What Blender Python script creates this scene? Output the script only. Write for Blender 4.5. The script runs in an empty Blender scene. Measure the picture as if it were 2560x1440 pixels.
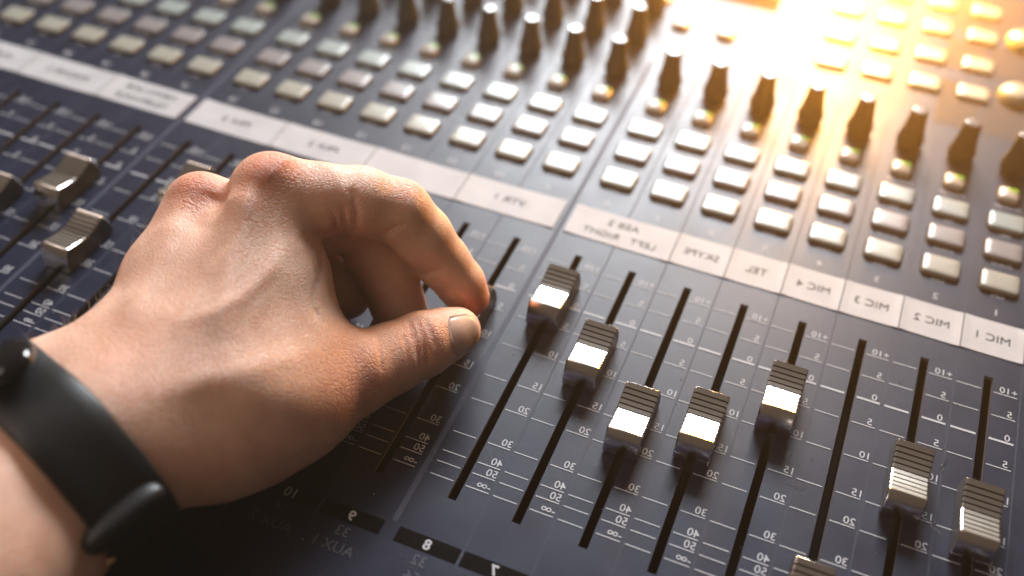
import bpy, bmesh, math, random
import numpy as np
from mathutils import Matrix, Vector

random.seed(7)
rng = np.random.default_rng(11)
P = 0.02                                   # one channel pitch of the desk in metres; all coordinates below are in pitches

# ------------------------------------------------------------------ camera
sc = bpy.context.scene
cam_d = bpy.data.cameras.new("camera")
cam = bpy.data.objects.new("camera", cam_d)
sc.collection.objects.link(cam)
sc.camera = cam
RIGHT = Vector((0.9248207, 0.37995774, 0.01840641))
DOWN = Vector((0.28589648, -0.66232666, -0.69252192))
FWD = Vector((-0.250938, 0.64572093, -0.72116198))
CAM = Vector((0.15165607, -12.6450256, 12.79340974))
mw = Matrix.Identity(4)
for i in range(3):
    mw[i][0] = RIGHT[i]; mw[i][1] = -DOWN[i]; mw[i][2] = -FWD[i]; mw[i][3] = CAM[i] * P
cam.matrix_world = mw
cam_d.sensor_width = 36.0
cam_d.lens = 36.0 * 2572.653 / 2560.0
cam_d.clip_start = 0.01
cam_d.clip_end = 50.0
cam_d.dof.use_dof = True
cam_d.dof.focus_distance = 15.4 * P
cam_d.dof.aperture_fstop = 4.7
cam_d.dof.aperture_blades = 0

# ------------------------------------------------------------------ world, lamps, exposure
world = bpy.data.worlds.new("World"); sc.world = world; world.use_nodes = True
bg = world.node_tree.nodes["Background"]
bg.inputs[0].default_value = (1.0, 0.76, 0.61, 1)
bg.inputs[1].default_value = 0.125

FLARE_LAMP = (-0.5, 11.3, 2.1)
def area(name, loc, target, sx, sy, power, col, spread=math.pi):
    d = bpy.data.lights.new(name, 'AREA'); d.shape = 'RECTANGLE'
    d.size = sx; d.size_y = sy; d.energy = power; d.color = col; d.spread = spread
    o = bpy.data.objects.new(name, d); sc.collection.objects.link(o)
    o.location = loc
    v = Vector(target) - Vector(loc)
    o.rotation_euler = v.to_track_quat('-Z', 'Y').to_euler()
    return o

def sph(az, el, dist, c=(-3.0, 0.0, 0.0)):
    az = math.radians(az); el = math.radians(el)
    return ((c[0] * P + dist * math.sin(az) * math.cos(el)), (c[1] * P + dist * math.cos(az) * math.cos(el)), dist * math.sin(el))

area("window_light", sph(-11, 31, 1.5), (-0.06, 0.0, 0.0), 0.66, 0.42, 96.0, (0.87, 0.935, 1.0))
area("fill_light", sph(-125, 48, 1.3, (-7, -4, 0)), (-0.14, -0.08, 0.0), 0.9, 0.9, 9.0, (1.0, 0.82, 0.74))  # unseen fill added to lift the shaded side of the hand
pl = bpy.data.lights.new("flare_lamp", 'POINT'); pl.energy = 5.6; pl.color = (1.0, 0.43, 0.03); pl.shadow_soft_size = 0.03  # added lamp; its glow in the volume stands in for lens flare
plo = bpy.data.objects.new("flare_lamp", pl); sc.collection.objects.link(plo)
plo.location = (FLARE_LAMP[0] * P, FLARE_LAMP[1] * P, FLARE_LAMP[2] * P)

sc.view_settings.view_transform = 'Standard'
sc.view_settings.look = 'None'
sc.view_settings.exposure = -0.2
sc.view_settings.gamma = 1.0
sc.view_settings.use_curve_mapping = False
sc.render.engine = 'CYCLES'
sc.cycles.use_denoising = True
sc.cycles.max_bounces = 8
sc.cycles.caustics_reflective = False
sc.cycles.caustics_refractive = False
sc.cycles.sample_clamp_indirect = 4.0

# ------------------------------------------------------------------ materials
def mat(name, col, rough=0.5, metal=0.0, spec=0.5):
    m = bpy.data.materials.new(name); m.use_nodes = True
    b = m.node_tree.nodes["Principled BSDF"]
    b.inputs["Base Color"].default_value = (*col, 1)
    b.inputs["Roughness"].default_value = rough
    b.inputs["Metallic"].default_value = metal
    b.inputs["Specular IOR Level"].default_value = spec
    return m

def nodes(m):
    return m.node_tree.nodes, m.node_tree.links, m.node_tree.nodes["Principled BSDF"]

def add_noise_bump(m, scale, strength, dist, detail=2.0, coord='Object'):
    n, l, b = nodes(m)
    tc = n.new("ShaderNodeTexCoord"); t = n.new("ShaderNodeTexNoise"); bp = n.new("ShaderNodeBump")
    t.inputs["Scale"].default_value = scale; t.inputs["Detail"].default_value = detail
    bp.inputs["Strength"].default_value = strength; bp.inputs["Distance"].default_value = dist
    l.new(tc.outputs[coord], t.inputs["Vector"]); l.new(t.outputs["Fac"], bp.inputs["Height"]); l.new(bp.outputs["Normal"], b.inputs["Normal"])
    return t, bp

def add_noise_color(m, c0, c1, scale, lo=0.35, hi=0.65, detail=4.0, rough=None):
    n, l, b = nodes(m)
    tc = n.new("ShaderNodeTexCoord"); t = n.new("ShaderNodeTexNoise"); r = n.new("ShaderNodeValToRGB")
    t.inputs["Scale"].default_value = scale; t.inputs["Detail"].default_value = detail
    r.color_ramp.elements[0].position = lo; r.color_ramp.elements[1].position = hi
    r.color_ramp.elements[0].color = (*c0, 1); r.color_ramp.elements[1].color = (*c1, 1)
    l.new(tc.outputs["Object"], t.inputs["Vector"]); l.new(t.outputs["Fac"], r.inputs["Fac"]); l.new(r.outputs["Color"], b.inputs["Base Color"])
    if rough:
        mr = n.new("ShaderNodeMapRange"); mr.inputs["To Min"].default_value = rough[0]; mr.inputs["To Max"].default_value = rough[1]
        l.new(t.outputs["Fac"], mr.inputs["Value"]); l.new(mr.outputs["Result"], b.inputs["Roughness"])

M = {}
# powder-coated desk panel: dark blue-grey, fine grain, a little worn
m = M['panel'] = mat('panel_paint', (0.03, 0.034, 0.06), 0.42, 0.0, 0.34)
add_noise_color(m, (0.005, 0.008, 0.026), (0.007, 0.011, 0.032), 60.0, rough=(0.34, 0.50))
add_noise_bump(m, 3200.0, 0.35, 0.00006, 1.0)
M['line'] = mat('groove_line', (0.032, 0.038, 0.062), 0.6, 0, 0.25)
M['seam'] = mat('module_seam', (0.042, 0.047, 0.075), 0.6, 0, 0.25)
M['print'] = mat('white_print', (0.42, 0.42, 0.44), 0.55, 0, 0.3)
M['print_dim'] = mat('grey_print', (0.075, 0.08, 0.10), 0.35, 0, 0.5)
M['black_print'] = mat('black_print', (0.003, 0.003, 0.0035), 0.8, 0, 0.05)
M['block'] = mat('dark_printed_block', (0.035, 0.03, 0.03), 0.6, 0, 0.25)
M['slot'] = mat('slot_black', (0.004, 0.004, 0.004), 0.7, 0, 0.1)
M['slot_edge'] = mat('slot_cut_edge', (0.25, 0.22, 0.2), 0.45, 0.6)
M['paper'] = mat('label_paper', (0.70, 0.68, 0.68), 0.6, 0, 0.3)
add_noise_color(M['paper'], (0.42, 0.405, 0.412), (0.47, 0.455, 0.462), 90.0)
M['ink'] = mat('label_ink', (0.012, 0.012, 0.014), 0.6, 0, 0.2)
M['tape_edge'] = mat('label_border', (0.36, 0.35, 0.37), 0.5, 0, 0.3)
M['metal'] = mat('brushed_cap_metal', (0.86, 0.84, 0.82), 0.2, 1.0)
n, l, b = nodes(M['metal'])
tc = n.new("ShaderNodeTexCoord"); mp = n.new("ShaderNodeMapping"); tx = n.new("ShaderNodeTexNoise"); mr = n.new("ShaderNodeMapRange")
mp.inputs["Scale"].default_value = (60, 3000, 3000); tx.inputs["Scale"].default_value = 1.0; tx.inputs["Detail"].default_value = 3.0
mr.inputs["To Min"].default_value = 0.15; mr.inputs["To Max"].default_value = 0.24
l.new(tc.outputs["Object"], mp.inputs["Vector"]); l.new(mp.outputs["Vector"], tx.inputs["Vector"]); l.new(tx.outputs["Fac"], mr.inputs["Value"]); l.new(mr.outputs["Result"], b.inputs["Roughness"])
M['groove'] = mat('cap_groove_shade', (0.02, 0.017, 0.015), 0.6, 0.0, 0.2)  # shade between the ribs put into the colour, keeps grooves from shining
M['cap_side'] = mat('cap_side_plastic', (0.03, 0.03, 0.034), 0.3, 0.2)
M['btn_on'] = mat('key_cream', (0.31, 0.30, 0.25), 0.3, 0, 0.8)
M['btn_mid'] = mat('key_pinkish_grey', (0.22, 0.198, 0.198), 0.3, 0, 0.8)
M['btn_top'] = mat('key_pale_green', (0.28, 0.315, 0.295), 0.3, 0, 0.8)
for k in ('btn_on', 'btn_mid', 'btn_top'):
    b = nodes(M[k])[2]
    b.inputs["Subsurface Weight"].default_value = 0.25
    b.inputs["Subsurface Radius"].default_value = (1, 0.9, 0.7); b.inputs["Subsurface Scale"].default_value = 0.0012
M['btn_small'] = mat('key_small_grey', (0.5, 0.45, 0.38), 0.3, 0, 0.5)
M['gap'] = mat('key_gap_black', (0.008, 0.007, 0.006), 0.6, 0, 0.2)
M['led'] = mat('green_led', (0.25, 0.5, 0.06), 0.25, 0, 0.5)
nodes(M['led'])[2].inputs["Emission Color"].default_value = (0.35, 0.75, 0.05, 1)
nodes(M['led'])[2].inputs["Emission Strength"].default_value = 0.25
M['knob'] = mat('knob_rubber', (0.012, 0.011, 0.010), 0.5, 0, 0.4)
M['knob_top'] = mat('knob_top_cap', (0.12, 0.12, 0.12), 0.22, 0, 0.8)
M['screen'] = mat('display_glass', (0.003, 0.003, 0.0035), 0.6, 0, 0.03)
M['bezel'] = mat('display_bezel', (0.01, 0.01, 0.012), 0.6, 0, 0.1)

# ------------------------------------------------------------------ mesh helpers
col = sc.collection
def mesh_data(name, verts, faces, mats, smooth=False, midx=None):
    me = bpy.data.meshes.new(name)
    me.from_pydata([(x * P, y * P, z * P) for x, y, z in verts], [], faces)
    for mm in (mats if isinstance(mats, (list, tuple)) else [mats]):
        me.materials.append(mm)
    if midx is not None:
        me.polygons.foreach_set('material_index', midx)
    if smooth:
        me.polygons.foreach_set('use_smooth', [True] * len(me.polygons))
    me.update()
    return me

def obj(name, me, parent=None, loc=(0, 0, 0), label=None):
    o = bpy.data.objects.new(name, me); col.objects.link(o)
    o.parent = parent
    o.location = (loc[0] * P, loc[1] * P, loc[2] * P)
    if label: o['label'] = label
    return o

def quad(V, F, x0, x1, y0, y1, z):
    k = len(V); V += [(x0, y0, z), (x1, y0, z), (x1, y1, z), (x0, y1, z)]; F.append((k, k + 1, k + 2, k + 3))

def box(V, F, x0, x1, y0, y1, z0, z1):
    k = len(V)
    V += [(x0, y0, z0), (x1, y0, z0), (x1, y1, z0), (x0, y1, z0), (x0, y0, z1), (x1, y0, z1), (x1, y1, z1), (x0, y1, z1)]
    F += [(k, k + 3, k + 2, k + 1), (k + 4, k + 5, k + 6, k + 7), (k, k + 1, k + 5, k + 4), (k + 1, k + 2, k + 6, k + 5), (k + 2, k + 3, k + 7, k + 6), (k + 3, k, k + 4, k + 7)]

def rrect(w, h, r, n=4):
    pts = []
    for cx, cy, a0 in ((w - r, h - r, 0), (-w + r, h - r, 90), (-w + r, -h + r, 180), (w - r, -h + r, 270)):
        for i in range(n + 1):
            a = math.radians(a0 + 90 * i / n); pts.append((cx + r * math.cos(a), cy + r * math.sin(a)))
    return pts

def loft(rings, cap_top=True, cap_bot=False):
    V, F = [], []
    n = len(rings[0])
    for r in rings: V += r
    for i in range(len(rings) - 1):
        for j in range(n):
            F.append((i * n + j, i * n + (j + 1) % n, (i + 1) * n + (j + 1) % n, (i + 1) * n + j))
    if cap_top: F.append(tuple((len(rings) - 1) * n + j for j in range(n)))
    if cap_bot: F.append(tuple(reversed(range(n))))
    return V, F

def key_shape(w, h, z, r=0.08, bev=0.05, dome=0.015):
    rings = []
    for zz, ins in ((0.0, 0.0), (z - bev, 0.004), (z - bev * 0.55, bev * 0.15), (z - bev * 0.2, bev * 0.45), (z, bev)):
        rings.append([(x, y, zz) for x, y in rrect(w - ins, h - ins, max(0.02, r - ins * 0.6))])
    for s, dz in ((0.7, dome * 0.6), (0.35, dome)):
        rings.append([(x * s, y * s, z + dz) for x, y in rrect(w - bev, h - bev, max(0.02, r - bev * 0.6))])
    return loft(rings)

def lathe(profile, n=28, top=True):
    rings = [[(r * math.cos(2 * math.pi * j / n), r * math.sin(2 * math.pi * j / n), z) for j in range(n)] for r, z in profile]
    return loft(rings, cap_top=top)

_tc = {}
def text_geo(s, size, bold=0.0):
    """filled outline of a word as (verts2d, faces, width); size = cap height"""
    key = (s, size, bold)
    if key in _tc: return _tc[key]
    cu = bpy.data.curves.new("lettering", 'FONT'); cu.body = s; cu.size = size / 0.7; cu.resolution_u = 3; cu.offset = bold * size
    o = bpy.data.objects.new("lettering", cu); col.objects.link(o)
    dg = bpy.context.evaluated_depsgraph_get()
    me = bpy.data.meshes.new_from_object(o.evaluated_get(dg))
    vs = [(v.co.x, v.co.y) for v in me.vertices]; fs = [tuple(p.vertices) for p in me.polygons]
    bpy.data.objects.remove(o); bpy.data.curves.remove(cu); bpy.data.meshes.remove(me)
    x0 = min(v[0] for v in vs); x1 = max(v[0] for v in vs)
    vs = [(a - x0, b_) for a, b_ in vs]
    _tc[key] = (vs, fs, x1 - x0)
    return _tc[key]

def put_text(V, F, s, x, y, z, size, align='L', bold=0.0, stretch=1.0):
    """lettering runs towards -x: the photograph is a mirror image, so all its writing is reversed"""
    vs, fs, w = text_geo(s, size, bold)
    off = {'L': 0, 'C': -w * stretch / 2, 'R': -w * stretch}[align]
    k = len(V)
    V += [(x - (off + a * stretch), y + b_, z) for a, b_ in vs]
    F += [tuple(k + i for i in reversed(f)) for f in fs]

# ------------------------------------------------------------------ the mixing desk
desk = bpy.data.objects.new("mixing_console", None); col.objects.link(desk)
desk['label'] = "dark blue-grey audio mixing console with silver faders, white keys and black knobs"
desk['category'] = "mixing console"

G = 0.182
def CX(c): return -(c - 4.5) - G * ((c - 1) // 8)
NCH = 24
XL, XR, YB, YT = -24.0, 7.0, -10.5, 16.0
SY0, SY1, SW = -5.43, 0.02, 0.068

# panel sheet with the fader slots cut out of it
V, F = [], []
quad(V, F, XL, XR, YB, SY0, 0); quad(V, F, XL, XR, SY1, YT, 0)
xs = XL
for c in range(NCH, 0, -1):
    quad(V, F, xs, CX(c) - SW, SY0, SY1, 0); xs = CX(c) + SW
quad(V, F, xs, XR, SY0, SY1, 0)
k = len(V)   # front and side skirts give the sheet its body
box(V, F, XL, XR, YB, YT, -2.2, -1.2)
for (x0, x1, y0, y1) in ((XL, XR, YB - 0.06, YB), (XL, XR, YT, YT + 0.06), (XL - 0.06, XL, YB, YT), (XR, XR + 0.06, YB, YT)):
    box(V, F, x0, x1, y0, y1, -2.2, 0.0)
obj("panel", mesh_data("panel", V, F, M['panel']), desk)

# slot wells
V, F, MI = [], [], []
def wall(a, b_, z0, z1, mi):
    k = len(V); V.extend([(a[0], a[1], z0), (b_[0], b_[1], z0), (b_[0], b_[1], z1), (a[0], a[1], z1)]); F.append((k, k + 1, k + 2, k + 3)); MI.append(mi)
cs = [(-SW, SY0), (SW, SY0), (SW, SY1), (-SW, SY1)]
for i in range(4):
    a, b_ = cs[i], cs[(i + 1) % 4]
    wall(a, b_, -0.075, 0.0, 1); 
    wall((a[0] * 1.6, a[1]), (b_[0] * 1.6, b_[1]), -0.7, -0.075, 0)
quad(V, F, -SW * 1.6, SW * 1.6, SY0, SY1, -0.7); MI.append(0)
slot_me = mesh_data("fader_slot", V, F, [M['slot'], M['slot_edge']], midx=MI)
for c in range(1, NCH + 1):
    obj("fader_slot", slot_me, desk, (CX(c), 0, 0))

# printed dB scale beside every slot
TICKS = [("+10", -0.28), ("5", -0.757), ("0", -1.239), ("5", -1.752), ("10", -2.412), ("15", -3.125), ("20", -3.642), ("30", -4.32), ("40", -4.70), ("50", -4.903), ("-∞", -5.142)]
V, F = [], []
ZP = 0.006
for s, y in TICKS:
    t = 0.0085 if s != "0" else 0.02
    quad(V, F, -0.475, -0.1, y - t, y + t, ZP); quad(V, F, 0.095, 0.455, y - t, y + t, ZP)
    put_text(V, F, s, 0.452 if s != "5" and s != "0" else 0.40, y + 0.035, ZP, 0.125, 'L', 0.012)
scale_me = mesh_data("scale_print", V, F, M['print'])
for c in range(1, NCH + 1):
    obj("scale_print", scale_me, desk, (CX(c), 0, 0))

# lines between the channels and the two wide module seams
V, F = [], []
quad(V, F, -0.012, 0.012, -6.42, 6.35, 0.003)
line_me = mesh_data("channel_line", V, F, M['line'])
V, F = [], []
quad(V, F, -0.045, 0.045, -6.07, 6.35, 0.003)
seam_me = mesh_data("module_seam", V, F, M['seam'])
for c in range(0, NCH + 1):
    if c in (8, 16):
        obj("module_seam", seam_me, desk, ((CX(c) + CX(c + 1)) / 2, 0, 0))
    else:
        obj("channel_line", line_me, desk, (CX(max(c, 1)) - 0.5 if c else CX(1) + 0.5, 0, 0))

# channel number blocks and layer numbers along the front
V, F = [], []
quad(V, F, -0.475, 0.475, -6.35, -6.112, 0.004)
blk_me = mesh_data("number_block", V, F, M['black_print'])
AUX = {n: "AUX %d" % (n - 8) for n in range(9, 17)}
for c in range(1, 17):
    o = obj("number_block", blk_me, desk, (CX(c), 0, 0))
    V, F = [], []
    put_text(V, F, str(c), 0, -6.305, 0.008, 0.155, 'C', 0.035)
    obj("channel_number", mesh_data("channel_number", V, F, M['print']), o)
    V, F = [], []
    put_text(V, F, str(c + 24), 0, -6.575, 0.005, 0.16, 'C', 0.006)
    put_text(V, F, AUX.get(c, str(c + 48)), 0, -6.83, 0.005, 0.16, 'C', 0.006)
    obj("layer_numbers", mesh_data("layer_numbers", V, F, M['print_dim']), desk, (CX(c), 0, 0))

# small white captions above the label strip and under the keys
for c in range(1, NCH + 1):
    V, F = [], []
    put_text(V, F, str(c), 0, 1.46, ZP, 0.15, 'C', 0.012)
    put_text(V, F, "ON", 0, 1.90, ZP, 0.10, 'C', 0.015)
    put_text(V, F, "SOLO", 0, 2.75, ZP, 0.10, 'C', 0.015)
    put_text(V, F, "SEL", 0, 3.58, ZP, 0.10, 'C', 0.015)
    put_text(V, F, "ASSIGN", 0, 4.41, ZP, 0.10, 'C', 0.015)
    obj("key_captions", mesh_data("key_captions", V, F, M['print']), desk, (CX(c), 0, 0))

# paper label strip, one slip per source
LAB = [(1, 1, ["MIC 1"]), (2, 2, ["MIC 2"]), (3, 3, ["MIC 3"]), (4, 4, ["MIC 4"]), (5, 5, ["TEL"]), (6, 6, ["SKYPE"]), (7, 8, ["ASB 2", "LEFT   RIGHT"]),
       (9, 10, ["VTR 1"]), (11, 12, []), (13, 14, ["PRX 2"]), (15, 16, ["PRX 3"]), (17, 18, ["NEWS LINE", "TELEPHONE"]), (19, 20, ["PHONE 2"]), (21, 22, ["PHONE 1"]), (23, 24, [])]
for a, b_, words in LAB:
    x1 = CX(a) + 0.49; x0 = CX(b_) - 0.49
    tilt = random.uniform(-0.012, 0.012)
    V, F = [], []
    n = 8
    for i in range(n + 1):        # the slip is a thin sheet, its ends lift by a hair
        u = i / n; x = x0 + (x1 - x0) * u
        z = 0.012 + 0.012 * (abs(2 * u - 1) ** 6)
        dy = tilt * (2 * u - 1)
        V += [(x, 0.50 + dy, 0.004), (x, 0.50 + dy, z), (x, 1.30 + dy, z), (x, 1.30 + dy, 0.004)]
    for i in range(n):
        for j in range(3):
            F.append((4 * i + j, 4 * i + 4 + j, 4 * i + 5 + j, 4 * i + 1 + j))
    F += [(0, 1, 2, 3), (4 * n + 3, 4 * n + 2, 4 * n + 1, 4 * n)]
    lo = obj("paper_label", mesh_data("paper_label", V, F, M['paper']), desk,
             label=("blank white paper label" if not words else "white paper label reading " + " ".join(" ".join(words).split())))
    if words:
        V, F = [], []
        xc = (x0 + x1) / 2
        if len(words) == 1:
            put_text(V, F, words[0], xc, 0.82, 0.0165, 0.165, 'C', 0.0, 1.08 if a > 6 else 1.02)
        else:
            put_text(V, F, words[0], xc, 0.985, 0.0165, 0.15, 'C', 0.0, 1.15)
            put_text(V, F, words[1], xc, 0.66, 0.0165, 0.15, 'C', 0.0, 1.12)
        obj("lettering", mesh_data("lettering", V, F, M['ink']), lo)
    V, F = [], []                  # printed hairline frame of the slip
    for (xa, xb, ya, yb) in ((x0 + 0.03, x0 + 0.045, 0.53, 1.27), (x1 - 0.045, x1 - 0.03, 0.53, 1.27)):
        quad(V, F, xa, xb, ya, yb, 0.020)
    obj("label_border", mesh_data("label_border", V, F, M['tape_edge']), lo)

# fader caps: ribbed concave metal saddle with a rounded front and back
def cap_mesh():
    prof = [(-0.590, 0.04), (-0.598, 0.10), (-0.594, 0.18), (-0.575, 0.265), (-0.545, 0.345), (-0.508, 0.42), (-0.470, 0.480), (-0.456, 0.495)]
    D = 0.10; groove = set()
    def zs(y): return 0.49 - D * (1 - (abs(y) / 0.45) ** 1.4)
    N = 10
    for i in range(N):
        y0 = -0.45 + 0.9 * i / N; w = 0.9 / N
        if i: groove.add(len(prof)); prof.append((y0, zs(y0) - 0.034))
        prof += [(y0 + 0.13 * w, zs(y0 + 0.13 * w)), (y0 + 0.87 * w, zs(y0 + 0.87 * w))]
    prof += [(-y, z) for y, z in reversed(prof[:8])]
    V, F, MI = [], [], []
    W = 0.272
    xs = [(-W, 0.022), (-W + 0.012, 0.007), (-W + 0.03, 0.0), (W - 0.03, 0.0), (W - 0.012, 0.007), (W, 0.022)]
    n = len(prof)
    for x, ins in xs:
        for y, z in prof:
            V.append((x, y * (1 - ins * 0.8), z - ins))
    for s in range(5):
        for i in range(n - 1):
            F.append((s * n + i, (s + 1) * n + i, (s + 1) * n + i + 1, s * n + i + 1)); MI.append(2 if (i in groove or i + 1 in groove) else 0)
    # dark plastic sides, a strip of quads down to the skirt
    for s, x in ((0, -W), (5, W)):
        k = len(V)
        for i in range(n):
            V.append((x, prof[i][0] * 0.99, 0.04))
        for i in range(n - 1):
            q = (s * n + i, s * n + i + 1, k + i + 1, k + i)
            F.append(q if s == 0 else tuple(reversed(q))); MI.append(1)
    # stem that runs down into the slot
    k0 = len(F)
    box(V, F, -0.03, 0.03, -0.16, 0.16, -0.5, 0.2)
    MI += [1] * (len(F) - k0)
    me = mesh_data("fader_cap", V, F, [M['metal'], M['cap_side'], M['groove']], midx=MI)
    for i, p in enumerate(me.polygons):               # rounded front and back are smooth, ribs stay crisp
        if i < 5 * (n - 1) and (i % (n - 1) < 7 or i % (n - 1) >= n - 8): p.use_smooth = True
    return me
cap_me = cap_mesh()
CAPY = {1: -2.91, 2: -2.61, 3: -5.10, 4: -1.83, 5: -2.83, 6: -3.15, 7: -2.18, 8: -1.23, 9: -2.13, 10: -3.32, 11: -3.60, 12: -2.4, 13: -3.0, 14: -2.7,
        15: -1.38, 16: -3.27, 17: -2.07, 18: -3.02, 19: -4.9, 20: -4.9, 21: -4.9}
for c, y in CAPY.items():
    obj("fader_cap", cap_me, desk, (CX(c), y - 0.06, 0))

# keys
keys = {}
for nm, mk in (('on', 'btn_on'), ('mid', 'btn_mid'), ('top', 'btn_top')):
    V, F = key_shape(0.318, 0.238, 0.088, 0.065, 0.03, 0.004)
    keys[nm] = mesh_data("push_key", V, F, M[mk], smooth=True)
V, F = loft([[(x, y, 0.004) for x, y in rrect(0.348, 0.268, 0.11)], [(x, y, 0.018) for x, y in rrect(0.346, 0.266, 0.11)], [(x, y, 0.018) for x, y in rrect(0.31, 0.23, 0.085)]], cap_top=False)
gap_me = mesh_data("key_surround", V, F, M['gap'])
V, F = key_shape(0.185, 0.19, 0.12, 0.07, 0.05)
small_me = mesh_data("assign_key", V, F, M['btn_small'], smooth=True)
V, F = key_shape(0.105, 0.055, 0.03, 0.03, 0.015, 0.004)
led_me = mesh_data("indicator", V, F, M['led'], smooth=True)
V, F = loft([[(x, y, 0.004) for x, y in rrect(0.215, 0.22, 0.08)], [(x, y, 0.016) for x, y in rrect(0.213, 0.218, 0.08)], [(x, y, 0.016) for x, y in rrect(0.18, 0.185, 0.07)]], cap_top=False)
sgap_me = mesh_data("key_surround", V, F, M['gap'])
for c in range(1, NCH + 1):
    for nm, y in (('on', 2.265), ('mid', 3.12), ('top', 3.95)):
        o = obj("push_key", keys[nm], desk, (CX(c), y, 0))
        obj("key_surround", gap_me, o)
    o = obj("assign_key", small_me, desk, (CX(c) - 0.02, 4.77, 0))
    obj("key_surround", sgap_me, o)
    obj("indicator", led_me, o, (0.055, 0.09, 0.105))

# rotary knobs
V, F = lathe([(0.22, 0.0), (0.25, 0.05), (0.268, 0.14), (0.265, 0.20), (0.24, 0.27), (0.215, 0.34), (0.185, 0.55), (0.16, 0.80), (0.153, 0.835), (0.14, 0.85)], 28, top=False)
# fine grip flutes on the upper body
V = [((x * (1 + 0.035 * ((i % 28) % 2)), y * (1 + 0.035 * ((i % 28) % 2)), z) if 0.3 < z < 0.82 else (x, y, z)) for i, (x, y, z) in enumerate(V)]
knob_me = mesh_data("rotary_knob", V, F, M['knob'], smooth=True)
V, F = lathe([(0.141, 0.845), (0.12, 0.853), (0.06, 0.856)], 28)
ktop_me = mesh_data("knob_top", V, F, M['knob_top'])
V, F = [], []
box(V, F, -0.012, 0.012, 0.03, 0.115, 0.855, 0.862)
kptr_me = mesh_data("pointer", V, F, M['print'])
def knob(x, y, rot):
    o = obj("rotary_knob", knob_me, desk, (x, y, 0))
    o.rotation_euler.z = rot
    obj("knob_top", ktop_me, o)
    obj("pointer", kptr_me, o)
for c in range(1, NCH + 1):
    knob(CX(c), 5.68, random.uniform(-2, 2))
    if c > 8:
        knob(CX(c), 7.1, random.uniform(-2, 2))
        if c < 20: knob(CX(c), 8.5, random.uniform(-2, 2))

# upper right section: display, keys, dark printed blocks, two round keys
V, F = [], []
box(V, F, -13.0, -2.02, 9.59, 15.5, 0.0, 0.03)
bz = obj("display_bezel", mesh_data("display_bezel", V, F, M['bezel']), desk)
V, F = [], []
box(V, F, -12.8, -2.08, 9.66, 15.3, 0.03, 0.036)
obj("display_glass", mesh_data("display_glass", V, F, M['screen']), bz)
for (x0, x1, y0, y1) in ((1.86, 2.74, 6.67, 8.35), (2.80, 4.6, 6.67, 8.35), (1.86, 2.74, 8.85, 10.1), (2.80, 4.6, 8.85, 10.1), (2.80, 4.6, 10.6, 12.4), (1.86, 2.74, 10.6, 12.4)):
    V, F = [], []
    quad(V, F, x0, x1, y0, y1, 0.004)
    obj("printed_block", mesh_data("printed_block", V, F, M['block']), desk)
for x in (-0.45, 0.55, 1.55, 2.55):
    for y in (7.98, 9.12, 10.35, 11.5):
        o = obj("push_key", keys['top'], desk, (x, y, 0))
        obj("key_surround", gap_me, o)
for x, y in ((-2.85, 8.05), (-3.9, 8.05), (-4.6, 9.0)):
    o = obj("assign_key", small_me, desk, (x, y, 0)); obj("key_surround", sgap_me, o)
V, F = lathe([(0.36, 0.0), (0.36, 0.1), (0.33, 0.16), (0.22, 0.2), (0.1, 0.215)], 32)
rk_me = mesh_data("round_key", V, F, M['btn_top'], smooth=True)
for y in (8.25, 10.5):
    obj("round_key", rk_me, desk, (3.4, y, 0.004))

# dust and lint lying on the sheet
V, F = [], []
for i in range(340):
    x = rng.uniform(-14, 4.2); y = rng.uniform(-8.5, 2.0); r = 0.004 + 0.009 * rng.random() ** 3
    k = len(V)
    V += [(x + r, y, 0.006), (x, y + r, 0.006), (x - r, y, 0.006), (x, y - r, 0.006), (x, y, 0.006 + r * 1.2)]
    F += [(k, k + 1, k + 4), (k + 1, k + 2, k + 4), (k + 2, k + 3, k + 4), (k + 3, k, k + 4)]
M['dust'] = mat('dust', (0.45, 0.44, 0.43), 0.9, 0, 0.1)
d_ = obj("dust", mesh_data("dust", V, F, M['dust']), desk); d_['kind'] = "stuff"
for (x, y, a, L) in ((2.95, -2.2, 1.2, 0.3), (0.9, -3.3, 0.3, 0.35), (-1.1, -4.4, 2.2, 0.22), (3.05, -3.3, 1.9, 0.25)):
    V, F = [], []
    for i in range(9):
        t = i / 8; px = x + L * t * math.cos(a) + 0.05 * math.sin(5 * t + a); py = y + L * t * math.sin(a) + 0.04 * math.cos(4 * t)
        pz = 0.012 + 0.02 * math.sin(math.pi * t)
        V += [(px - 0.004, py, pz), (px + 0.004, py, pz), (px, py + 0.003, pz + 0.006)]
    for i in range(8):
        for j in range(3):
            F.append((3 * i + j, 3 * i + (j + 1) % 3, 3 * i + 3 + (j + 1) % 3, 3 * i + 3 + j))
    o = obj("lint_fibre", mesh_data("lint_fibre", V, F, M['dust']), desk)
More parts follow.
